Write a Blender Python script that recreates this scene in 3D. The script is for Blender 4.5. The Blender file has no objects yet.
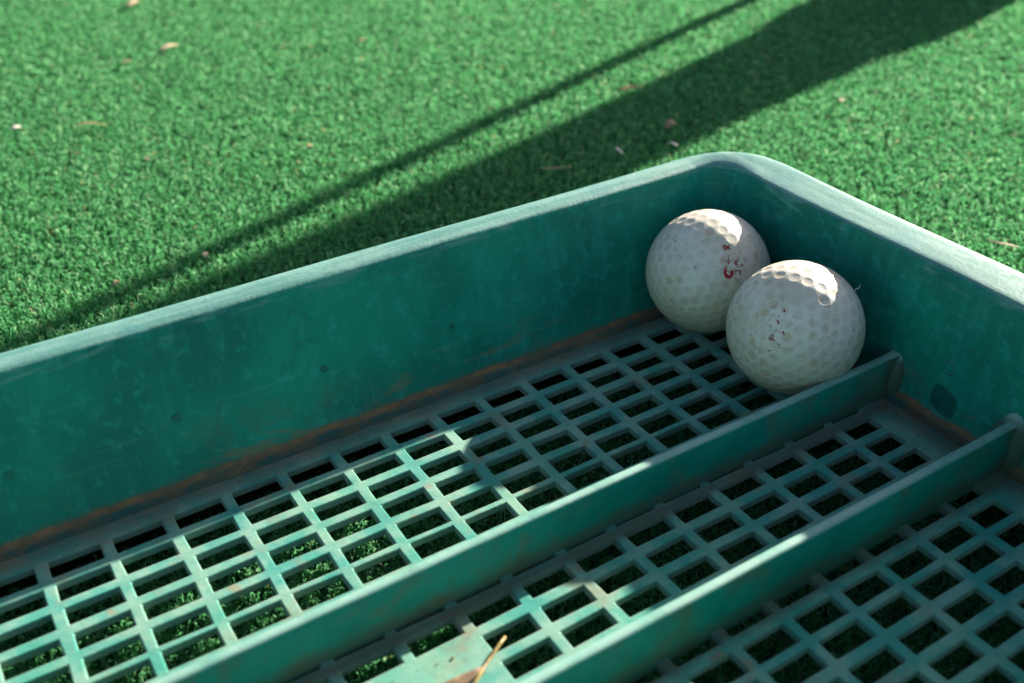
import bpy, bmesh, math, random
import numpy as np
from mathutils import Vector, Matrix
random.seed(7); rng = np.random.default_rng(11)
S = 0.001                      # the place is laid out in millimetres
SC = bpy.context.scene
COL = SC.collection

# ------------------------------------------------------------------ camera, light, exposure
CAM = Vector((3.137, -230.248, 194.711))
RIGHT = Vector((0.844535, -0.535423, -0.009105))
DOWN = Vector((-0.300174, -0.459255, -0.836050))
FWD = Vector((0.443459, 0.708807, -0.548578))
cd = bpy.data.cameras.new('camera'); cam = bpy.data.objects.new('camera', cd); COL.objects.link(cam)
m = Matrix.Identity(4)
for r in range(3):
    m[r][0] = RIGHT[r]; m[r][1] = -DOWN[r]; m[r][2] = -FWD[r]; m[r][3] = CAM[r] * S
cam.matrix_world = m
cd.sensor_width = 36.0; cd.lens = 1021.26 * 36.0 / 1024.0
cd.clip_start = 0.01; cd.clip_end = 500
cd.dof.use_dof = True; cd.dof.focus_distance = 0.318; cd.dof.aperture_fstop = 10.5; cd.dof.aperture_blades = 9
SC.camera = cam

SUN = Vector((2.60, 0.66, 1.0)).normalized()
EL = math.asin(SUN.z); AZ = math.atan2(SUN.x, SUN.y)      # azimuth clockwise from +Y
w = bpy.data.worlds.new('World'); SC.world = w; w.use_nodes = True
nt = w.node_tree; bg = nt.nodes['Background']
sky = nt.nodes.new('ShaderNodeTexSky'); sky.sky_type = 'NISHITA'; sky.sun_disc = False
sky.sun_elevation = EL; sky.sun_rotation = AZ
sky.air_density = 0.9; sky.dust_density = 1.5; sky.ozone_density = 0.3
nt.links.new(sky.outputs[0], bg.inputs[0]); bg.inputs[1].default_value = 0.05
sl = bpy.data.lights.new('sun', 'SUN'); sl.energy = 5.0; sl.angle = math.radians(0.7); sl.color = (1.0, 0.91, 0.76)
so = bpy.data.objects.new('sun', sl); COL.objects.link(so)
so.rotation_euler = (-SUN).to_track_quat('-Z', 'Y').to_euler(); so.location = SUN * 5
SC.view_settings.view_transform = 'Standard'; SC.view_settings.look = 'None'
SC.view_settings.gamma = 1.0; SC.view_settings.exposure = 1.7
SC.view_settings.use_curve_mapping = False

# ------------------------------------------------------------------ helpers
def tag(o, label=None, cat=None, group=None, kind=None):
    if label: o['label'] = label
    if cat: o['category'] = cat
    if group: o['group'] = group
    if kind: o['kind'] = kind
    return o

def link(name, me, mat=None, parent=None, smooth=True):
    o = bpy.data.objects.new(name, me); COL.objects.link(o)
    if mat: me.materials.append(mat)
    if smooth: me.polygons.foreach_set('use_smooth', [True] * len(me.polygons))
    if parent: o.parent = parent
    return o

def mesh(name, verts, faces):
    me = bpy.data.meshes.new(name)
    me.from_pydata([(v[0] * S, v[1] * S, v[2] * S) for v in verts], [], faces); me.update()
    return me

def empty(name, loc=(0, 0, 0)):
    o = bpy.data.objects.new(name, None); COL.objects.link(o); o.location = Vector(loc) * S
    o.empty_display_size = 0.02
    return o

def recalc(me):
    bm = bmesh.new(); bm.from_mesh(me); bmesh.ops.recalc_face_normals(bm, faces=bm.faces); bm.to_mesh(me); bm.free()

class Nodes:
    def __init__(s, name):
        s.m = bpy.data.materials.new(name); s.m.use_nodes = True
        s.t = s.m.node_tree; s.b = s.t.nodes['Principled BSDF']; s.out = s.t.nodes['Material Output']
        s.tc = s.t.nodes.new('ShaderNodeTexCoord'); s.obj = s.tc.outputs['Object']
    def n(s, typ, **kw):
        x = s.t.nodes.new(typ)
        for k, v in kw.items(): setattr(x, k, v)
        return x
    def l(s, a, b): s.t.links.new(a, b)
    def noise(s, scale, detail=4, rough=0.55, dist=0.0, stretch=None):
        x = s.n('ShaderNodeTexNoise'); x.inputs['Scale'].default_value = scale; x.inputs['Detail'].default_value = detail
        x.inputs['Roughness'].default_value = rough; x.inputs['Distortion'].default_value = dist
        v = s.obj
        if stretch:
            mp = s.n('ShaderNodeMapping'); mp.inputs['Scale'].default_value = stretch; s.l(v, mp.inputs[0]); v = mp.outputs[0]
        s.l(v, x.inputs['Vector']); return x.outputs['Fac']
    def ramp(s, fac, a, b, va=0.0, vb=1.0):
        x = s.n('ShaderNodeMapRange'); x.interpolation_type = 'SMOOTHSTEP'
        for i, v in enumerate((a, b, va, vb)): x.inputs[i + 1].default_value = v
        s.l(fac, x.inputs[0]); return x.outputs[0]
    def math(s, op, a, b=None):
        x = s.n('ShaderNodeMath', operation=op)
        for i, v in enumerate((a, b)):
            if v is None: continue
            if isinstance(v, (int, float)): x.inputs[i].default_value = v
            else: s.l(v, x.inputs[i])
        return x.outputs[0]
    def mix(s, fac, a, b):
        x = s.n('ShaderNodeMix', data_type='RGBA')
        for sock, v in ((x.inputs[0], fac), (x.inputs[6], a), (x.inputs[7], b)):
            if isinstance(v, (int, float)): sock.default_value = v
            elif isinstance(v, tuple): sock.default_value = (*v, 1)
            else: s.l(v, sock)
        return x.outputs[2]
    def sep(s, v):
        x = s.n('ShaderNodeSeparateXYZ'); s.l(v, x.inputs[0]); return x.outputs
    def bump(s, h, dist, strength=1.0, prev=None):
        x = s.n('ShaderNodeBump'); x.inputs['Strength'].default_value = strength; x.inputs['Distance'].default_value = dist
        s.l(h, x.inputs['Height'])
        if prev is not None: s.l(prev, x.inputs['Normal'])
        return x.outputs[0]
    def done(s, col, rough, bump=None, spec=0.5):
        for sock, v in ((s.b.inputs['Base Color'], col), (s.b.inputs['Roughness'], rough)):
            if isinstance(v, (int, float)): sock.default_value = v
            elif isinstance(v, tuple): sock.default_value = (*v, 1)
            else: s.l(v, sock)
        s.b.inputs['Specular IOR Level'].default_value = spec
        if bump is not None: s.l(bump, s.b.inputs['Normal'])
        return s.m

TEAL = (0.000, 0.27, 0.18); TEAL_D = (0.000, 0.165, 0.12); TEAL_B = (0.006, 0.20, 0.215)
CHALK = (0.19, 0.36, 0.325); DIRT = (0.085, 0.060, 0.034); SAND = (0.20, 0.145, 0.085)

def wall_material():
    k = Nodes('weathered_teal_wall'); x, y, z = k.sep(k.obj)
    big = k.noise(22, 5, .6); fine = k.noise(260, 4, .6); streak = k.noise(1, 5, .6, 0, (150, 150, 18))
    speck = k.noise(900, 2, .5)
    c = k.mix(k.ramp(big, .35, .68), TEAL_D, TEAL)
    c = k.mix(k.math('MULTIPLY', k.ramp(streak, .48, .72), .34), c, (0.012, 0.36, 0.28))
    c = k.mix(k.math('MULTIPLY', k.ramp(fine, .52, .70), .5), c, (0.02, 0.36, 0.29))
    c = k.mix(k.math('MULTIPLY', k.ramp(k.noise(60, 6, .7, 1.2), .55, .70), .5), c, (0.01, 0.12, 0.105))
    c = k.mix(k.math('MULTIPLY', k.ramp(k.noise(38, 7, .75, 2.0), .56, .68), .22), c, (0.06, 0.36, 0.29))
    c = k.mix(k.math('MULTIPLY', k.ramp(k.noise(1, 6, .7, .6, (22, 22, 150)), .60, .72), .30), c, (0.10, 0.38, 0.31))
    c = k.mix(k.math('MULTIPLY', k.ramp(k.noise(1, 3, .6, .3, (20, 20, 620)), .635, .69), .16), c, (0.10, 0.34, 0.28))
    c = k.mix(k.math('MULTIPLY', k.ramp(k.noise(1, 3, .6, .2, (520, 520, 16)), .63, .69), .22), c, (0.06, 0.34, 0.27))
    # pale scuffs just under the lip
    lip = k.math('MULTIPLY', k.ramp(z, .040, .0460), k.ramp(k.noise(1, 5, .65, .5, (45, 45, 260)), .50, .66))
    c = k.mix(k.math('MULTIPLY', lip, .75), c, (0.13, 0.33, 0.28))
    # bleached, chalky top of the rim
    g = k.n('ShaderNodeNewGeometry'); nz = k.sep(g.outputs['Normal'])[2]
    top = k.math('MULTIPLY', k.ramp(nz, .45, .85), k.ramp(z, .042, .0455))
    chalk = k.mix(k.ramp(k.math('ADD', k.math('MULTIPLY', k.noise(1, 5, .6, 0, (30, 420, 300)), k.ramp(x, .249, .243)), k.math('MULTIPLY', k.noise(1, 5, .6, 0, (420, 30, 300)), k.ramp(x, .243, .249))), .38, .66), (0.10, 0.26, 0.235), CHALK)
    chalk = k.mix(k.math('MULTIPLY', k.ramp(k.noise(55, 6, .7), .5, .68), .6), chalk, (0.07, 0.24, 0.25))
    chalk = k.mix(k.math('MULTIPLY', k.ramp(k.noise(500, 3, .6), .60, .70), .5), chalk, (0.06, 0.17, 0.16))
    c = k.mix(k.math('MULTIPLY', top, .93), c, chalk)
    # brown silt settled along the foot of the wall
    foot = k.math('ADD', z, k.math('MULTIPLY', k.math('ADD', k.noise(60, 5, .65), -.5), -.0035))
    silt = k.mix(k.ramp(k.noise(120, 4, .6), .4, .65), (0.14, 0.092, 0.046), (0.27, 0.145, 0.062))
    ledge = k.mix(k.ramp(k.noise(90, 5, .65), .40, .62), (0.02, 0.095, 0.085), (0.11, 0.09, 0.052))
    c = k.mix(k.math('MULTIPLY', k.ramp(foot, .0042, .0014), .55), c, (0.075, 0.085, 0.05))
    c = k.mix(k.ramp(foot, .0013, .0006), c, ledge)
    c = k.mix(k.math('MULTIPLY', k.math('MULTIPLY', k.ramp(foot, .0026, .0016), k.ramp(foot, .0004, .0011)), .92), c, silt)
    c = k.mix(k.math('MULTIPLY', k.math('MULTIPLY', k.ramp(z, .022, .004), k.ramp(k.noise(34, 6, .72, .8), .50, .66)), .6), c, (0.085, 0.105, 0.06))
    c = k.mix(k.math('MULTIPLY', k.math('MULTIPLY', k.ramp(z, .018, .002), k.ramp(k.noise(1, 6, .7, .8, (30, 30, 160)), .56, .66)), .6), c, (0.19, 0.15, 0.075))
    # dark rounded patch low on the end wall, between the dividers
    dy = k.math('MULTIPLY', k.math('ADD', y, .0882), 1 / .0047); dz = k.math('MULTIPLY', k.math('ADD', z, k.math('ADD', k.math('MULTIPLY', y, -.18), -.0232)), 1 / .0046)
    rr = k.math('ADD', k.math('POWER', k.math('ABSOLUTE', dy), 3.0), k.math('POWER', k.math('ABSOLUTE', dz), 3.0))
    rr = k.math('ADD', rr, k.math('MULTIPLY', k.math('ADD', k.noise(300, 4, .6), -.5), .5))
    c = k.mix(k.math('MULTIPLY', k.math('MULTIPLY', k.ramp(rr, 1.05, .80), k.ramp(x, .2455, .2465)), .62), c, (0.0, 0.03, 0.027))
    b = k.bump(fine, .00025, .5); b = k.bump(k.noise(1, 4, .6, .4, (40, 900, 900)), .0001, .5, b); b = k.bump(speck, .00012, .5, b); b = k.bump(big, .0008, .3, b)
    return k.done(c, k.ramp(fine, .3, .7, .5, .68), b, .3)

def grid_material():
    k = Nodes('weathered_teal_grating'); x, y, z = k.sep(k.obj)
    big = k.noise(26, 5, .6); fine = k.noise(300, 4, .6); mid = k.noise(75, 5, .62)
    c = k.mix(k.ramp(big, .38, .64), (0.014, 0.27, 0.20), (0.004, 0.25, 0.215))
    c = k.mix(k.math('MULTIPLY', k.ramp(mid, .38, .64), .65), c, (0.23, 0.38, 0.295))
    vd = k.n('ShaderNodeVectorMath', operation='DISTANCE'); k.l(k.obj, vd.inputs[0]); vd.inputs[1].default_value = (.068, -.091, 0)
    c = k.mix(k.math('MULTIPLY', k.ramp(k.math('ADD', vd.outputs['Value'], k.math('MULTIPLY', k.noise(130, 5, .65), .014)), .026, .012), .6), c, k.mix(k.ramp(k.noise(70, 4, .6), .42, .6), (0.17, 0.37, 0.28), (0.30, 0.32, 0.20)))
    c = k.mix(k.math('MULTIPLY', k.ramp(k.noise(48, 6, .65, .4), .56, .68), .6), c, (0.17, 0.165, 0.105))
    c = k.mix(k.math('MULTIPLY', k.ramp(k.noise(95, 4, .6), .60, .72), .7), c, (0.24, 0.17, 0.10))
    # silt on the solid ledges round the edge of the floor
    edge = k.math('MAXIMUM', k.math('ADD', k.math('ABSOLUTE', x), -.2465), k.math('ADD', k.math('ABSOLUTE', k.math('ADD', y, .091)), -.1010))
    edge = k.math('ADD', edge, k.math('MULTIPLY', k.math('ADD', k.noise(60, 5, .65), -.5), .010))
    silt = k.mix(k.ramp(k.noise(110, 5, .65), .40, .62), (0.028, 0.090, 0.078), (0.12, 0.092, 0.055))
    c = k.mix(k.math('MULTIPLY', k.ramp(edge, -.0140, -.0055), .85), c, silt)
    # dark brown strips along the front of the dividers
    for yy in (-.0715, -.1130):
        d = k.math('ABSOLUTE', k.math('ADD', y, -yy + .0025)); d = k.math('ADD', d, k.math('MULTIPLY', k.noise(50, 4, .6), .006))
        c = k.mix(k.math('MULTIPLY', k.ramp(d, .0075, .0035), .75), c, (0.075, 0.062, 0.04))
    # sides of the bars: their bounce-lit tone put into the colour
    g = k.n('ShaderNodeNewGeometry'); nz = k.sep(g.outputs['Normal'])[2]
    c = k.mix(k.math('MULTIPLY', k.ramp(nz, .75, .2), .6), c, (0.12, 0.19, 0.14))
    b = k.bump(fine, .00022, .5); b = k.bump(mid, .0005, .35, b)
    k.b.inputs['Sheen Weight'].default_value = .5; k.b.inputs['Sheen Roughness'].default_value = .5; k.b.inputs['Sheen Tint'].default_value = (1, .93, .82, 1)
    return k.done(c, k.ramp(mid, .3, .7, .5, .7), b, .15)

def divider_material():
    k = Nodes('weathered_teal_divider'); x, y, z = k.sep(k.obj)
    big = k.noise(30, 5, .6); fine = k.noise(280, 4, .6)
    c = k.mix(k.ramp(big, .35, .66), (0.0, 0.20, 0.15), (0.004, 0.29, 0.215))
    c = k.mix(k.math('MULTIPLY', k.ramp(k.noise(52, 6, .7, .8), .50, .64), .55), c, (0.12, 0.145, 0.085))
    c = k.mix(k.math('MULTIPLY', k.ramp(k.noise(1, 4, .6, 0, (60, 60, 18)), .56, .72), .4), c, (0.15, 0.12, 0.06))
    foot = k.math('ADD', z, k.math('MULTIPLY', k.noise(70, 4, .6), -.007))
    c = k.mix(k.math('MULTIPLY', k.ramp(foot, .0025, -.002), .6), c, (0.10, 0.085, 0.05))
    c = k.mix(k.math('MULTIPLY', k.ramp(k.math('ADD', k.math('ABSOLUTE', x), k.math('MULTIPLY', k.math('ADD', k.noise(110, 5, .65), -.5), .008)), .2385, .2440), .7), c, (0.075, 0.085, 0.055))
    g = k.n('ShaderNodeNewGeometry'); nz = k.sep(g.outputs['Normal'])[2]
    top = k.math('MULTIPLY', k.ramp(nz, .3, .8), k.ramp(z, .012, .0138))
    c = k.mix(k.math('MULTIPLY', top, k.ramp(k.noise(90, 4, .6), .25, .6, .45, .95)), c, (0.25, 0.44, 0.38))  # crest paled in the colour to stand for its sunlit highlight
    b = k.bump(fine, .0002, .5); b = k.bump(big, .0006, .4, b)
    return k.done(c, k.ramp(fine, .3, .7, .46, .62), b, .35)

def simple_material(name, a, b, scale=200, rough=.6, spec=.4, bump=.0002):
    k = Nodes(name); n = k.noise(scale, 5, .6)
    return k.done(k.mix(k.ramp(n, .35, .65), a, b), rough, k.bump(n, bump, .6), spec)

# ------------------------------------------------------------------ turf ground
TZ = -15.0                                                  # backing of the artificial turf
k = Nodes('turf_backing'); n1 = k.noise(900, 3, .6); n2 = k.noise(6, 4, .6)
cc = k.mix(k.ramp(n1, .35, .65), (0.008, 0.045, 0.018), (0.018, 0.095, 0.038))
vd = k.n('ShaderNodeVectorMath', operation='DISTANCE'); k.l(k.obj, vd.inputs[0]); vd.inputs[1].default_value = (.345, .285, TZ * S)
cc = k.mix(k.ramp(vd.outputs['Value'], .62, .95), cc, k.mix(k.ramp(k.noise(420, 4, .6), .35, .65), (0.02, 0.12, 0.045), (0.09, 0.32, 0.14)))
M_BACK = k.done(cc, .85, k.bump(n1, .001, .8), .2)
E = 60000.0
g = link('turf_ground', mesh('turf_ground', [(-E, -E, TZ), (E, -E, TZ), (E, E, TZ), (-E, E, TZ)], [(0, 1, 2, 3)]), M_BACK, smooth=False)
tag(g, kind='structure')

def turf():
    # scatter: dense where the picture looks, looser further out
    X0, X1, Y0, Y1 = -560, 1250, -480, 1050
    N = int((X1 - X0) * (Y1 - Y0) * 0.86)
    x = rng.uniform(X0, X1, N); y = rng.uniform(Y0, Y1, N)
    d = np.stack([x - CAM.x, y - CAM.y, np.full(N, TZ + 7 - CAM.z)], 1)
    q = d @ np.array([RIGHT, DOWN, FWD]).T
    u = 512 + 1021.26 * q[:, 0] / np.maximum(q[:, 2], 1); v = 341.5 + 1021.26 * q[:, 1] / np.maximum(q[:, 2], 1)
    vis = (q[:, 2] > 50) & (u > -90) & (u < 1114) & (v > -70) & (v < 760)
    dist = np.linalg.norm(d, axis=1)
    keep = np.where(vis, np.clip((560 / dist) ** 1.1, .5, 1.0), .26)
    sel = rng.random(N) < keep
    # nothing grows up through the tray's walls
    ax = np.abs(x); ay = np.abs(y + 91)
    inwall = (ax < 272) & (ay < 126) & ((ax > 243) | (ay > 97))
    under = (ax <= 243) & (ay <= 97)
    sel &= ~inwall
    x, y, vis, dist, under = x[sel], y[sel], vis[sel], dist[sel], under[sel]; n = len(x)
    a = rng.uniform(0, 2 * np.pi, n)
    h = rng.uniform(3.6, 7.8, n) * np.where(under, .56, 1)
    wd = rng.uniform(.40, .76, n) * np.where(vis, np.clip(dist / 500, .85, 1.4), 2.0)
    # each fibre rises crookedly, then curls over in a loop
    cr = rng.uniform(.55, 1.35, n) * np.where(vis, np.clip(dist / 480, .9, 1.4), 1.3); tilt = rng.uniform(.15, 1.25, n); ph = rng.uniform(-.5, .9, n)
    lean = rng.normal(0, .8, (n, 2))
    ca, sa = np.cos(a), np.sin(a)
    NP = 5; V = np.zeros((n, NP * 2, 3)); P = np.zeros((n, NP, 3))
    P[:, 0] = np.stack([x, y, np.full(n, TZ + .8)], 1)
    top = np.stack([x + lean[:, 0], y + lean[:, 1], TZ + h], 1)
    for i in range(1, NP):
        th = ph + (i - 1) * 1.25
        e = np.cos(th) * cr; f = np.sin(th) * cr            # loop in a tilted plane
        P[:, i] = top + np.stack([ca * f - sa * e * np.sin(tilt) * .8, sa * f + ca * e * np.sin(tilt) * .8, -e * np.cos(tilt) * .9 - .25 * cr], 1)
    P[:, 1] = P[:, 1] * .75 + P[:, 0] * .25
    wdir = rng.normal(0, 1, (n, 3)); wdir[:, 2] *= .6
    for i in range(NP):
        tg = P[:, min(i + 1, NP - 1)] - P[:, max(i - 1, 0)]
        ww = np.cross(tg, wdir); ww /= np.linalg.norm(ww, axis=1)[:, None] + 1e-9
        k_ = (1.0, 1.0, 1.0, .95, .6)[i]
        V[:, 2 * i] = P[:, i] - ww * (wd * k_ / 2)[:, None]; V[:, 2 * i + 1] = P[:, i] + ww * (wd * k_ / 2)[:, None]
    me = bpy.data.meshes.new('artificial_turf')
    me.vertices.add(n * 10); me.vertices.foreach_set('co', (V.reshape(-1) * S).astype(np.float32))
    base = (np.arange(n) * 10)[:, None, None]
    F = np.array([[0, 1, 3, 2], [2, 3, 5, 4], [4, 5, 7, 6], [6, 7, 9, 8]])[None] + base
    F = F.reshape(-1).astype(np.int32); nf = n * 4
    me.loops.add(nf * 4); me.loops.foreach_set('vertex_index', F)
    me.polygons.add(nf); me.polygons.foreach_set('loop_start', np.arange(0, nf * 4, 4, dtype=np.int32))
    me.polygons.foreach_set('loop_total', np.full(nf, 4, np.int32))
    me.update(); me.validate()
    at = me.attributes.new('tint', 'FLOAT', 'FACE'); at.data.foreach_set('value', np.repeat(rng.random(n), 4).astype(np.float32))
    k = Nodes('turf_fibre'); A = k.n('ShaderNodeAttribute', attribute_name='tint')
    t = A.outputs['Fac']; patch = k.noise(14, 4, .6)
    c = k.mix(k.ramp(t, 0, 1), (0.056, 0.26, 0.088), (0.150, 0.47, 0.20))
    c = k.mix(k.ramp(t, .80, .98), c, (0.31, 0.57, 0.31))
    c = k.mix(k.ramp(t, .986, .99), c, (0.30, 0.29, 0.15))
    c = k.mix(k.math('MULTIPLY', k.ramp(patch, .35, .7), .35), c, (0.10, 0.33, 0.145))
    k.done(c, .6, None, .2)
    tr = k.n('ShaderNodeBsdfTranslucent'); k.l(c, tr.inputs[0])
    mx = k.n('ShaderNodeMixShader'); mx.inputs[0].default_value = .5
    k.l(k.b.outputs[0], mx.inputs[1]); k.l(tr.outputs[0], mx.inputs[2]); k.l(mx.outputs[0], k.out.inputs[0])
    o = link('artificial_turf', me, k.m, smooth=True)
    tag(o, kind='stuff'); o['label'] = 'short curly green artificial turf round the ball tray'
turf()

# ------------------------------------------------------------------ the ball tray
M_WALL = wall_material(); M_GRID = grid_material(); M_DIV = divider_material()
tray = empty('ball_tray', (0, -91, TZ + 5))
tag(tray, 'weathered teal plastic golf ball tray with gridded floor and low dividers, lying on the turf', 'ball tray')
INV = Matrix.Translation(-tray.location)
def part(name, me, mat, parent=None, smooth=True):
    o = link(name, me, mat, None, smooth); o.parent = parent or tray
    if not parent: o.matrix_parent_inverse = INV
    return o
def subpart(name, me, mat, parent):
    o = link(name, me, mat); o.parent = parent; return o

BX, BY, CY, CR = 247.0, 101.0, -91.0, 12.0
def tray_body():
    # (outward offset, height) across the wall, at the long side and at the short side
    long_ = [(-5.0, .12), (-2.6, .35), (-1.0, 1.2), (-.2, 2.8), (.7, 6.0), (2.7, 14), (5.0, 24), (7.3, 34), (9.0, 41.5), (9.7, 45.0), (10.1, 46.3), (11.1, 47.1),
             (13.2, 47.6), (15.5, 48.1), (17.3, 48.0), (18.7, 47.0), (19.3, 45.4), (20.2, 40), (23.5, 20), (27.5, -2), (28.5, -10.5), (26.5, -10.5)]
    short = [(-5.0, .12), (-2.6, .35), (-1.0, 1.2), (-.2, 2.8), (0, 6.0), (.1, 14), (.2, 24), (.3, 34), (.4, 43.3), (.5, 46.2), (.75, 47.6), (1.7, 48.2),
             (5.0, 48.5), (9.5, 48.85), (13.5, 49.1), (15.6, 48.9), (16.8, 48.0), (17.9, 43), (21.5, 20), (27.5, -2), (28.5, -10.5), (26.5, -10.5)]
    path = []                                           # (centre x, centre y, angle)
    hx, hy = BX - CR, BY - CR
    def corner(cx, cy, a0):
        for i in range(25): path.append((cx, CY + cy, a0 + math.pi / 2 * i / 24))
    def straight(p, q, a, n):
        for i in range(1, n):
            t = i / n; path.append((p[0] + (q[0] - p[0]) * t, CY + p[1] + (q[1] - p[1]) * t, a))
    P = math.pi
    corner(hx, hy, 0); straight((hx, hy), (-hx, hy), P / 2, 90)
    corner(-hx, hy, P / 2); straight((-hx, hy), (-hx, -hy), P, 40)
    corner(-hx, -hy, P); straight((-hx, -hy), (hx, -hy), 3 * P / 2, 90)
    corner(hx, -hy, 3 * P / 2); straight((hx, -hy), (hx, hy), 0, 40)
    V = []; K = len(long_)
    for j, (cx, cy, a) in enumerate(path):
        f = math.sin(a) ** 2; f = f * f * (3 - 2 * f)
        wob = .22 * math.sin(cx * .021 + 1.3) * math.sin(a) ** 2 + .2 * math.sin(cy * .05)
        for i in range(K):
            o = long_[i][0] * f + short[i][0] * (1 - f); z = long_[i][1] * f + short[i][1] * (1 - f)
            if i > 8 and 0 < a < math.pi / 2: o += 1.6 * math.sin(2 * a) ** 2; z += .5 * math.sin(2 * a) ** 2 * (i < 18)
            if 5 < i < 18:
                o += wob
                z += .16 * math.sin(cx * .043 + cy * .061 + i * .2) + random.gauss(0, .035)
            o += random.gauss(0, .02)
            V.append((cx + (CR + o) * math.cos(a), cy + (CR + o) * math.sin(a), z))
    n = len(path); F = []
    for j in range(n):
        for i in range(K - 1):
            a, b = j * K + i, ((j + 1) % n) * K + i
            F.append((a, b, b + 1, a + 1))
    me = mesh('tray_body', V, F); recalc(me)
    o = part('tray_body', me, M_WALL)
    md = o.modifiers.new('sub', 'SUBSURF'); md.levels = 1; md.render_levels = 1
    return o
body = tray_body()

PX = 16.697
def bar_y(j): return -9.2186 * (j - 0.00068 * j * j)
def grating():
    xs = [-BX - .5]; ys = [10.5]
    edges_x = []
    lim = 230.8
    ribs = [(i * PX, 1.62 + random.uniform(-.12, .12)) for i in range(-13, 14)]
    xs += [-lim]
    for c, hw in ribs: xs += [c - hw, c + hw]
    xs += [lim, BX + .5]
    ys = [10.5, -1.2]
    for j in range(1, 20):
        hw = {5: 1.0, 6: 1.7, 14: 1.25}.get(j, 1.62 + random.uniform(-.12, .12))
        ys += [bar_y(j) + hw, bar_y(j) - hw]
    ys += [bar_y(19.84), -192.5]
    nx, ny = len(xs) - 1, len(ys) - 1
    def solid(i, j):
        if i < 0 or j < 0 or i >= nx or j >= ny: return False
        hx = i % 2 == 1; hy = j % 2 == 1
        if not (hx and hy): return True
        cx = (xs[i] + xs[i + 1]) / 2; cy = (ys[j] + ys[j + 1]) / 2
        if 3 * PX < cx < 5 * PX and bar_y(9) > cy > bar_y(11): return True      # moulded blank plate
        return False
    T = 2.5
    bm = bmesh.new(); vc = {}
    def vert(i, j, b):
        key = (i, j, b)
        if key not in vc:
            r = random.Random(i * 131 + j * 7 + 3)
            dx, dy, dz = r.gauss(0, .085) + .18 * math.sin(j * .55 + i * .13), r.gauss(0, .085) + .16 * math.sin(i * .37 + j * .2), r.gauss(0, .06) + .12 * math.sin(i * .29 + j * .31)
            vc[key] = bm.verts.new(((xs[i] + dx) * S, (ys[j] + dy) * S, (dz - (T if b else 0)) * S))
        return vc[key]
    for i in range(nx):
        for j in range(ny):
            if not solid(i, j): continue
            bm.faces.new((vert(i, j, 0), vert(i, j + 1, 0), vert(i + 1, j + 1, 0), vert(i + 1, j, 0)))
            bm.faces.new((vert(i, j, 1), vert(i + 1, j, 1), vert(i + 1, j + 1, 1), vert(i, j + 1, 1)))
            for (di, dj, p, q) in ((-1, 0, (i, j), (i, j + 1)), (1, 0, (i + 1, j), (i + 1, j + 1)), (0, -1, (i, j), (i + 1, j)), (0, 1, (i, j + 1), (i + 1, j + 1))):
                if not solid(i + di, j + dj):
                    bm.faces.new((vert(*p, 0), vert(*q, 0), vert(*q, 1), vert(*p, 1)))
    bmesh.ops.recalc_face_normals(bm, faces=bm.faces)
    me = bpy.data.meshes.new('grating'); bm.to_mesh(me); bm.free()
    o = part('grating', me, M_GRID, smooth=True)
    bv = o.modifiers.new('bevel', 'BEVEL'); bv.width = .48 * S; bv.segments = 3; bv.limit_method = 'ANGLE'; bv.angle_limit = math.radians(40)
    bv.harden_normals = True
    return o
grating()

def divider(yf, h=14.6):
    # yf = front foot; cross-section is a thin tapered wall with a rounded crest
    V = []; F = []
    xs = [-247.4, -246.8, -246.2, -245.4, -244.4, -243.2, -242, -240, -236] + [x * 9.0 for x in range(-25, 26)] + [236, 240, 242, 243.2, 244.4, 245.4, 246.2, 246.8, 247.4]
    K = 0
    for x in xs:
        e = min(1.0, max(0.0, (abs(x) - 241.8) / 5.6)); e2 = 1 - math.sqrt(max(0.0, 1 - e * e))
        t = 3.1 / 2 + 0.9 * e2; tb = 4.6 / 2 + 1.4 * e2
        hh = h + .12 * math.sin(x * .05) + random.gauss(0, .03)
        yc = yf + 2.3 + .12 * math.sin(x * .031 + yf)
        r = .9
        sec = [(-tb, -2.0), (-tb, .4), (-(t + tb) / 2, hh * .5), (-t, hh - r), (-t + r * .35, hh - r * .3), (-t + r, hh), (t - r, hh), (t - r * .35, hh - r * .3), (t, hh - r), ((t + tb) / 2, hh * .5), (tb, .4), (tb, -2.0)]
        K = len(sec)
        for sy, sz in sec: V.append((x, yc + sy + random.gauss(0, .03), sz))
    for a in range(len(xs) - 1):
        for b in range(K - 1):
            F.append((a * K + b, a * K + b + 1, (a + 1) * K + b + 1, (a + 1) * K + b))
    F.append(tuple(range(K))); F.append(tuple((len(xs) - 1) * K + b for b in range(K)))
    me = mesh('divider', V, F); recalc(me)
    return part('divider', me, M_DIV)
divider(-70.9); divider(-113.6)
def boss(yc, ry, rz):
    # rounded swelling of the end wall where a divider runs into it
    for sx in (1, -1):
        V = []; F = []; N = 24; M_ = 10
        for i in range(M_ + 1):
            p = (math.pi / 2) * i / M_
            for j in range(N):
                q = 2 * math.pi * j / N; wob = 1 + .06 * math.sin(3 * q + yc)
                V.append((sx * (247.6 - 4.4 * math.sin(p)), yc + ry * wob * math.cos(p) * math.cos(q), 3 + rz * wob * math.cos(p) * math.sin(q)))
        for i in range(M_):
            for j in range(N): F.append((i * N + j, i * N + (j + 1) % N, (i + 1) * N + (j + 1) % N, (i + 1) * N + j))
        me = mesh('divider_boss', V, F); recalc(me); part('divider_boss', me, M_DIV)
boss(-68.7, 4.6, 12.2); boss(-110.6, 6.6, 13.4)

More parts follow.
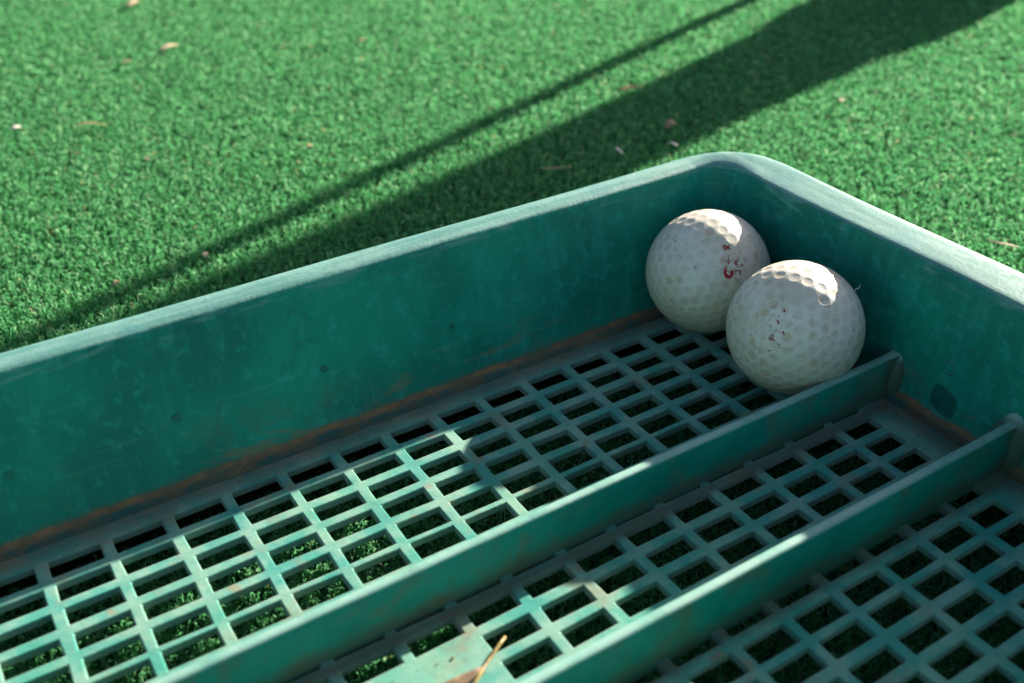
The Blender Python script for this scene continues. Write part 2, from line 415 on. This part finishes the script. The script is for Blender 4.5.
# moulding marks on the inner walls
M_MARK = simple_material('ejector_mark', (0.0, 0.10, 0.08), (0.0, 0.15, 0.115), 400, .5, .4)
M_RING = simple_material('mould_ring', (0.01, 0.16, 0.14), (0.02, 0.22, 0.19), 400, .55, .4)
def wall_frame_long(x, z):
    # a point on the long inner wall and its outward normal (towards the tray's middle)
    o = .7 + (z - 6.0) * (9.0 - .7) / 35.5
    n = Vector((0, -1, .24)).normalized(); return Vector((x, 10 + o, z)), n
def disc(name, c, n, r, mat, ring=False, squash=1.0, lift=.10):
    n = n.normalized(); a = n.cross(Vector((0, 0, 1))).normalized(); b = a.cross(n)
    V = []; F = []; N = 28
    rad = [(r, -.25), (r * .93, lift), (r * .70, lift + .04)] + ([(r * .55, -.25)] if ring else [(r * .3, lift)])
    for (q, hgt) in rad:
        for i in range(N):
            t = 2 * math.pi * i / N; ww = 1 + .05 * math.sin(3 * t + c.x)
            V.append(c + (a * math.cos(t) + b * math.sin(t) * squash) * q * ww + n * hgt)
    for s_ in range(len(rad) - 1):
        for i in range(N): F.append((s_ * N + i, s_ * N + (i + 1) % N, (s_ + 1) * N + (i + 1) % N, (s_ + 1) * N + i))
    if not ring: F.append(tuple((len(rad) - 1) * N + i for i in range(N)))
    me = mesh(name, V, F); recalc(me)
    o = part(name, me, mat, None); return o
for i in range(-4, 5):
    if i in (4, -4): continue
    c, n = wall_frame_long(i * 44.5, 19.9); disc('ejector_mark', c, n, 1.15 + .25 * random.random(), M_MARK, False, 1.0, .05)
disc('mould_ring', Vector((247.2, -87.0, 18.9)), Vector((-1, 0, .05)), 2.2, M_RING, True, 1.25)
# ------------------------------------------------------------------ golf balls
def rot_z_y(az, ti):
    return np.array(Matrix.Rotation(az, 3, 'Z') @ Matrix.Rotation(ti, 3, 'X'))
R_BALL = 21.2
def dimple_centres():
    bm = bmesh.new(); bmesh.ops.create_icosphere(bm, subdivisions=1, radius=1.0)
    base = [v.co.copy() for v in bm.verts]; tris = [[v.index for v in f.verts] for f in bm.faces]; bm.free()
    pts = {}; q = 6
    for t in tris:
        A, B, C_ = (base[i] for i in t)
        for i in range(q + 1):
            for j in range(q + 1 - i):
                p = (A * i + B * j + C_ * (q - i - j)).normalized(); pts[tuple(round(c, 4) for c in p)] = p
    return np.array([list(p) for p in pts.values()])
DIM = dimple_centres()
def ball_mesh(name, rot, seed):
    bm = bmesh.new(); bmesh.ops.create_icosphere(bm, subdivisions=8, radius=1.0)
    me = bpy.data.meshes.new(name); bm.to_mesh(me); bm.free()
    n = len(me.vertices); co = np.empty(n * 3, np.float32); me.vertices.foreach_get('co', co); co = co.reshape(-1, 3).astype(np.float64)
    co /= np.linalg.norm(co, axis=1)[:, None]
    D = DIM @ rot.T
    r2 = np.random.default_rng(seed); rad = np.radians(5.05) * (1 + r2.normal(0, .03, len(D))); dep = .17 * (1 + r2.normal(0, .12, len(D)))
    dimp = np.zeros(n); height = np.zeros(n)
    for s_ in range(0, n, 20000):
        dots = co[s_:s_ + 20000] @ D.T; idx = dots.argmax(1); ang = np.arccos(np.clip(dots[np.arange(len(idx)), idx], -1, 1))
        f = np.clip(ang / rad[idx], 0, 1.0); prof = (1 - f ** 2) ** 1.0
        edge = 1 / (1 + np.exp((f - .93) * 22))
        dimp[s_:s_ + 20000] = np.clip(1 - f, 0, 1) ** .5; height[s_:s_ + 20000] = -dep[idx] * prof * edge
    co *= (R_BALL + height)[:, None]
    me.vertices.foreach_set('co', (co * S).astype(np.float32).reshape(-1)); me.update()
    at = me.attributes.new('dimple', 'FLOAT', 'POINT'); at.data.foreach_set('value', dimp.astype(np.float32))
    return me

def ball_material(name, off, specks):
    k = Nodes(name)
    mp = k.n('ShaderNodeMapping'); mp.inputs['Location'].default_value = off; k.l(k.obj, mp.inputs[0]); raw = k.obj; k.obj = mp.outputs[0]
    A = k.n('ShaderNodeAttribute', attribute_name='dimple'); dm = k.ramp(A.outputs['Fac'], .15, .8)
    big = k.noise(55, 5, .6); mid = k.noise(140, 4, .6); fine = k.noise(600, 4, .6)
    c = k.mix(k.ramp(big, .35, .65), (0.70, 0.645, 0.53), (0.80, 0.755, 0.66))
    c = k.mix(k.math('MULTIPLY', dm, k.ramp(mid, .38, .62, .22, .50)), c, (0.56, 0.50, 0.37))
    c = k.mix(k.math('MULTIPLY', k.ramp(k.noise(42, 6, .7, 1.0), .50, .66), .5), c, (0.60, 0.55, 0.40))
    # lower half: old dirt, with greenish bounce light painted into the colour
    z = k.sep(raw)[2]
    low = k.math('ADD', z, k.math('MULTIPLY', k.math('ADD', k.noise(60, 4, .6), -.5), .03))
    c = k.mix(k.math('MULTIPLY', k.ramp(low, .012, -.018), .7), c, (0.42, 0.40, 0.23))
    c = k.mix(k.math('MULTIPLY', k.ramp(k.noise(120, 5, .65, .2), .51, .64), k.ramp(dm, 0, 1, .22, .55)), c, (0.52, 0.37, 0.20))
    c = k.mix(k.math('MULTIPLY', k.ramp(k.noise(420, 4, .6, .1), .615, .68), .6), c, (0.36, 0.21, 0.11))
    # rusty clusters of specks
    for (p, rr, amt) in specks:
        vd = k.n('ShaderNodeVectorMath', operation='DISTANCE'); k.l(raw, vd.inputs[0]); vd.inputs[1].default_value = Vector(p) * S
        near = k.ramp(vd.outputs['Value'], rr * S, rr * S * .3)
        sp = k.ramp(k.noise(520, 3, .6, .8), .60 - amt, .66 - amt)
        c = k.mix(k.math('MULTIPLY', k.math('MULTIPLY', near, sp), .85), c, (0.27, 0.055, 0.035))
    b = k.bump(fine, .00012, .45); b = k.bump(mid, .0003, .35, b)
    return k.done(c, k.ramp(fine, .3, .7, .38, .55), b, .45)

def stroke(name, centre, dirs, wid, mat, parent):
    # a worn printed stroke wrapped on the ball: unit directions along its middle
    V = []; F = []; n = len(dirs)
    for i, d in enumerate(dirs):
        d = d.normalized(); t = (dirs[min(i + 1, n - 1)] - dirs[max(i - 1, 0)]); s_ = t.cross(d).normalized()
        ww = wid * (.55 + .45 * math.sin(math.pi * (i + .5) / n)) * random.uniform(.85, 1.15)
        for q in (-.5, 0, .5):
            p = d * (R_BALL - .02) + s_ * ww * q; p = p.normalized() * (R_BALL + (.035 if q == 0 else .0)); V.append(p)
    for i in range(n - 1):
        for q in range(2): F.append((i * 3 + q, i * 3 + q + 1, (i + 1) * 3 + q + 1, (i + 1) * 3 + q))
    me = mesh(name, V, F); recalc(me); o = link(name, me, mat); o.parent = parent; return o

def sph(u, v, c):
    """direction, seen from the ball's centre, of the point of the ball's face at (u, v)"""
    d = (RIGHT * ((u - 512) / 1021.26) + DOWN * ((v - 341.5) / 1021.26) + FWD).normalized(); oc = CAM - c
    b = d.dot(oc); t = -b - math.sqrt(max(b * b - oc.length_squared + R_BALL ** 2, 0)); return (CAM + d * t - c).normalized()

M_RED = simple_material('worn_red_print', (0.45, 0.010, 0.018), (0.33, 0.012, 0.02), 500, .55, .4)
M_RUST = simple_material('rusty_print', (0.30, 0.045, 0.03), (0.36, 0.12, 0.07), 500, .7, .3)
B1 = Vector((223.5, -5.6, R_BALL)); B2 = Vector((222.1, -48.0, R_BALL))
def at1(u, v): return sph(u, v, B1)
def at2(u, v): return sph(u, v, B2)
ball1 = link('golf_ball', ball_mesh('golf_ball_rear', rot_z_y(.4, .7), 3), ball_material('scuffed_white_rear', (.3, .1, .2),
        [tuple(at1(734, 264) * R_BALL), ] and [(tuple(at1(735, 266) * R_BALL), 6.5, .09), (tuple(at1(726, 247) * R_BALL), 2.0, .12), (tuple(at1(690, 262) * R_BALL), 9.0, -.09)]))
ball1.location = B1 * S
tag(ball1, 'scuffed white golf ball tucked into the tray corner, with a red U shaped mark', 'golf ball', 'golf balls in the tray corner')
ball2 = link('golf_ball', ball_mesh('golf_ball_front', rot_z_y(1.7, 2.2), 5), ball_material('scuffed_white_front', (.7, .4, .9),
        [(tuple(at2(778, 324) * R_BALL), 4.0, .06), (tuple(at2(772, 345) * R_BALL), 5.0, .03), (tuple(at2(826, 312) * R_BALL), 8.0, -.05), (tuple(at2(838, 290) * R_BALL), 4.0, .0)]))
ball2.location = B2 * S
tag(ball2, 'speckled white golf ball in front, leaning on the low divider beside the tray end wall', 'golf ball', 'golf balls in the tray corner')
def line(at, *px):
    out = []
    for a, b in zip(px[:-1], px[1:]):
        for i in range(4): t = i / 4; out.append(at(a[0] + (b[0] - a[0]) * t, a[1] + (b[1] - a[1]) * t))
    out.append(at(*px[-1])); return out
stroke('printed_mark', B1, line(at1, (725.5, 268), (725, 273), (726.8, 276.5), (729.5, 277.3), (731.8, 275), (732.2, 270.5)), 1.15, M_RED, ball1)
for px in (((724.5, 246), (727, 247), (730.5, 249)), ((730, 245), (727.5, 247.5), (726, 249.5)), ((728, 261), (729, 264)), ((735.5, 262), (736, 265)), ((739.5, 270), (740.5, 275))):
    stroke('printed_mark', B1, line(at1, *px), .62, M_RUST, ball1)
for px in (((776.5, 320), (779, 322.5), (777.5, 324.5)), ((772, 334), (773.2, 337)), ((783, 331), (784, 335)), ((784, 309), (784.6, 312))):
    stroke('printed_mark', B2, line(at2, *px), .6, M_RUST, ball2)

# ------------------------------------------------------------------ litter: leaves, needles, slivers
def leaf_mesh(name, length, width, curl, bend=0.0, thick=.25, wav=.0, n=10, tip=.15):
    """a dry leaf along +X, rising in the middle or curling up, with real thickness"""
    V = []; F = []
    for sgn in (1, -1):
        for i in range(n + 1):
            t = i / n; ww = width * (math.sin(math.pi * (.06 + .94 * t) ** .8) * (1 - tip) + tip) * .5
            zc = curl * math.sin(math.pi * t) + wav * math.sin(9 * t); yb = bend * math.sin(math.pi * t)
            for q in (-1, -.4, .4, 1):
                V.append((length * (t - .5), yb + ww * q, zc + ww * .35 * q * q + (thick * .5 * sgn)))
    m_ = 4; off = (n + 1) * m_
    for s_ in (0, 1):
        for i in range(n):
            for q in range(m_ - 1):
                a = s_ * off + i * m_ + q; f = (a, a + 1, a + m_ + 1, a + m_); F.append(f if s_ == 0 else f[::-1])
    for i in range(n):
        for q in (0, m_ - 1):
            a = i * m_ + q; F.append((a, a + m_, a + m_ + off, a + off))
    for i in (0, n):
        for q in range(m_ - 1):
            a = i * m_ + q; F.append((a, a + 1, a + 1 + off, a + off))
    me = mesh(name, V, F); recalc(me); return me
def tube_mesh(name, pts, rad, n=8):
    V = []; F = []; P = [Vector(p) for p in pts]
    for i, p in enumerate(P):
        t = (P[min(i + 1, len(P) - 1)] - P[max(i - 1, 0)]).normalized(); a = t.cross(Vector((.1, .2, 1))).normalized(); b = t.cross(a)
        for j in range(n):
            q = 2 * math.pi * j / n; V.append(p + (a * math.cos(q) + b * math.sin(q)) * rad[i])
    for i in range(len(P) - 1):
        for j in range(n): F.append((i * n + j, i * n + (j + 1) % n, (i + 1) * n + (j + 1) % n, (i + 1) * n + j))
    F.append(tuple(range(n))); F.append(tuple((len(P) - 1) * n + j for j in range(n)))
    me = mesh(name, V, F); recalc(me); return me

M_PALE = simple_material('pale_dry_leaf', (0.62, 0.50, 0.32), (0.46, 0.36, 0.22), 300, .6, .3)
M_BROWN = simple_material('brown_dry_leaf', (0.36, 0.25, 0.13), (0.26, 0.175, 0.09), 300, .6, .3)
M_STRAW = simple_material('straw', (0.46, 0.39, 0.20), (0.36, 0.28, 0.14), 300, .5, .4)
M_GOLD = simple_material('golden_needle', (0.30, 0.22, 0.065), (0.20, 0.135, 0.045), 500, .4, .5)
M_WHITE = simple_material('white_sliver', (0.72, 0.68, 0.60), (0.58, 0.53, 0.45), 300, .6, .3)
GZ = TZ + 7.6
# name, x, y, heading, length, width, curl, material, label, category
LITTER = []
def ground(u, v, z=GZ):
    d = RIGHT * ((u - 512) / 1021.26) + DOWN * ((v - 341.5) / 1021.26) + FWD
    return CAM + d * ((z - CAM.z) / d.z)
def litter(name, pxy, head, L, W, curl, mat, label, cat, bend=0.0, tilt=0.0, lift=0.4):
    o = link(name, leaf_mesh(name, L, W, curl, bend), mat)
    o.location = (pxy[0] * S, pxy[1] * S, (GZ + lift + .9) * S); o.rotation_euler = (tilt, 0, math.radians(head))
    tag(o, label, cat, 'dry litter on the turf'); return o
LIT = [
 ('dry_leaf', (134, 6), 48, 17, 6.0, 2.0, M_PALE, 'pale curled dry leaf at the top edge of the picture, far left turf', 'leaf'),
 ('dry_leaf', (169, 50), 22, 15, 4.5, 1.5, M_PALE, 'pale flat dry leaf on the sunlit turf just below the curled one', 'leaf'),
 ('leaf_scrap', (17, 131), 10, 5.5, 3.5, .8, M_WHITE, 'small whitish scrap of leaf near the left edge of the turf', 'leaf scrap'),
 ('straw_stalk', (90, 128), -32, 19, 1.5, .6, M_STRAW, 'faint thin straw stalk lying on the sunlit left turf', 'stalk'),
 ('leaf_scrap', (149, 162), 70, 4.5, 2.2, .8, M_PALE, 'tiny pale upright scrap on the sunlit turf right of the straw stalk', 'leaf scrap'),
 ('leaf_scrap', (362, 43), 10, 6, 3.2, .8, M_STRAW, 'small tan scrap far back on the turf, left of the thin shadow', 'leaf scrap'),
 ('leaf_scrap', (127, 65), 10, 7, 4, .8, M_STRAW, 'dull straw coloured scrap below the flat pale leaf', 'leaf scrap'),
 ('leaf_scrap', (310, 149), 40, 4.5, 3.2, .8, M_STRAW, 'small brown scrap on sunlit turf above the thin shadow', 'leaf scrap'),
 ('leaf_scrap', (207, 258), 60, 4, 2.5, .8, M_PALE, 'small pale scrap in the lit gap between the two shadows', 'leaf scrap'),
 ('leaf_scrap', (117, 286), 60, 4, 2.6, .8, M_STRAW, 'small tan scrap in the thin shadow near the tray rim', 'leaf scrap'),
 ('dry_leaf', (631, 91), -12, 17, 4.0, 1.2, M_BROWN, 'narrow orange brown dry leaf on the edge of the broad shadow', 'leaf'),
 ('dry_leaf', (671, 128), 10, 8.5, 6.0, 1.8, M_BROWN, 'short rounded tan leaf inside the broad shadow behind the tray corner', 'leaf'),
 ('leaf_scrap', (619, 153), 75, 9, 1.8, .6, M_WHITE, 'thin pale sliver standing in the broad shadow behind the tray', 'leaf scrap'),
 ('leaf_scrap', (672, 147), 110, 6, 2.4, .8, M_WHITE, 'small whitish sliver just behind the rounded tray corner', 'leaf scrap'),
 ('straw_stalk', (556, 170), -28, 16, 1.3, .5, M_STRAW, 'thin brownish stalk in the broad shadow behind the tray rim', 'stalk'),
 ('leaf_scrap', (842, 104), 20, 6, 2.6, .8, M_STRAW, 'pale tan scrap on sunlit turf right of the broad shadow', 'leaf scrap'),
 ('straw_stalk', (1003, 247), -60, 12, 1.4, .6, M_PALE, 'pale stalk on the turf beside the right end rim', 'stalk'),
]
for nm, px, hd, L, W, cu, mt, lb, ct in LIT:
    p = ground(*px); litter(nm, (p.x, p.y), hd, L, W, cu, mt, lb, ct, bend=L * .08 * random.choice((-1, 1)), tilt=random.uniform(-.2, .2) if L < 12 else .12)

# on the blank plate of the tray floor, by the lower edge of the picture
tw = link('pine_needle', tube_mesh('pine_needle', [(89.2, -88.2, 1.0), (87.0, -89.3, 1.0), (84.0, -91.0, .95), (80.2, -93.1, .9), (79.4, -93.6, .95), (77.0, -95.1, .8), (73.0, -97.9, .75), (69, -100.6, .7)],
          [.36, .46, .42, .42, .7, .5, .55, .42]), M_GOLD)
tag(tw, 'golden brown dry needle lying across the blank plate of the tray floor', 'pine needle')
lf = link('dry_leaf', leaf_mesh('dry_leaf', 18, 3.4, 1.3, -.8, .3), simple_material('dead_leaf', (0.27, 0.18, 0.10), (0.12, 0.07, 0.04), 260, .65, .3))
lf.location = (70.8 * S, -93.4 * S, .9 * S); lf.rotation_euler = (.35, -.03, math.radians(2))
tag(lf, 'brown curled dead leaf on the tray floor beside the golden needle', 'leaf')
# grit and crumbs of dry soil washed into the corners of the tray
def grit():
    V = []; F = []
    base = [Vector(v) for v in ((1, 0, 0), (-1, 0, 0), (0, 1, 0), (0, -1, 0), (0, 0, 1), (0, 0, -1))]
    tri = [(0, 2, 4), (2, 1, 4), (1, 3, 4), (3, 0, 4), (2, 0, 5), (1, 2, 5), (3, 1, 5), (0, 3, 5)]
    spots = []
    for _ in range(420): spots.append((random.uniform(-60, 244), 9.6 - abs(random.gauss(0, 1.6)) - .6, .15))
    for _ in range(160): spots.append((246.2 - abs(random.gauss(0, 2.5)) - 1.0, random.uniform(-180, 6), .15))
    for _ in range(150): spots.append((random.uniform(232.5, 245), random.uniform(-180, 6), .0))
    for _ in range(200): spots.append((random.uniform(-60, 232), random.uniform(-.5, 8), .0))
    for _ in range(9): spots.append((random.uniform(52, 82), random.uniform(-100, -82.5), .0))
    for (x, y, z) in spots:
        r = min(.75, abs(random.gauss(.12, .16)) + .10); n0 = len(V)
        q = Matrix.Rotation(random.uniform(0, 6.28), 3, 'Z')
        for b in base:
            v = q @ b; V.append((x + v.x * r * random.uniform(.7, 1.3), y + v.y * r * random.uniform(.6, 1.1), z + r * .45 + v.z * r * .55))
        for t in tri: F.append(tuple(n0 + i for i in t))
    o = link('grit', mesh('grit', V, F), simple_material('dry_soil_grit', (0.24, 0.17, 0.095), (0.11, 0.075, 0.045), 700, .8, .2), smooth=False)
    tag(o, 'loose brown grit washed into the edges of the tray floor', kind='stuff')
grit()
# wisp of lint caught on the front ball
d = sph(862, 287, B2)
ln = link('lint_wisp', tube_mesh('lint_wisp', [Vector((0, 0, 0)), Vector((.5, .2, .5)), Vector((1.3, -.3, .9)), Vector((2.0, .1, 1.6))], [.22, .2, .18, .1], 6), M_WHITE)
ln.location = (B2 + d * R_BALL) * S
tag(ln, 'tiny white wisp of lint on the right shoulder of the front ball', 'lint')

# ------------------------------------------------------------------ added casters for the two long shadows: unseen post and rod, shapes invented
M_CASTER = simple_material('caster_grey', (0.30, 0.30, 0.28), (0.24, 0.24, 0.22), 60, .6, .4)
M_CASTER_ROD = simple_material('caster_rod_grey', (0.35, 0.35, 0.36), (0.28, 0.28, 0.30), 60, .35, .5)
def lathe_mesh(name, prof, n=40):
    V = []; F = []
    for r, z in prof:
        for i in range(n): t = 2 * math.pi * i / n; V.append((r * math.cos(t), r * math.sin(t), z))
    for a in range(len(prof) - 1):
        for i in range(n): F.append((a * n + i, a * n + (i + 1) % n, (a + 1) * n + (i + 1) % n, (a + 1) * n + i))
    F.append(tuple(range(n))); F.append(tuple((len(prof) - 1) * n + i for i in range(n)))
    me = mesh(name, V, F); recalc(me); return me
post = empty('shadow_caster_post', (812, 296, TZ)); post.rotation_euler = (.02, 0, 0); tag(post, 'added unseen post shape that casts the broad shadow across the turf', 'post')
pf = link('caster_post_foot', lathe_mesh('caster_post_foot', [(58, 0), (58, 78), (56, 96), (50, 110), (44.5, 118)]), M_CASTER); pf.parent = post
ps = link('caster_post_shaft', lathe_mesh('caster_post_shaft', [(44, 117.5), (42, 135), (37, 170), (33.5, 220), (33, 330), (33, 520), (30, 528), (20, 532)]), M_CASTER); ps.parent = post
rod = empty('shadow_caster_rod', (720, 381, TZ)); tag(rod, 'added unseen leaning rod that casts the narrow shadow across the turf', 'rod')
rs = link('caster_rod_shaft', tube_mesh('caster_rod_shaft', [(0, 0, 0), (0, -33, 130), (0, -72, 281)], [6.0, 6.0, 6.0], 16), M_CASTER_ROD); rs.parent = rod
rg = link('caster_rod_top', tube_mesh('caster_rod_top', [(0, -72, 281), (0, -82, 318), (0, -96, 372)], [7.6, 8.2, 7.6], 16), M_CASTER); rg.parent = rod
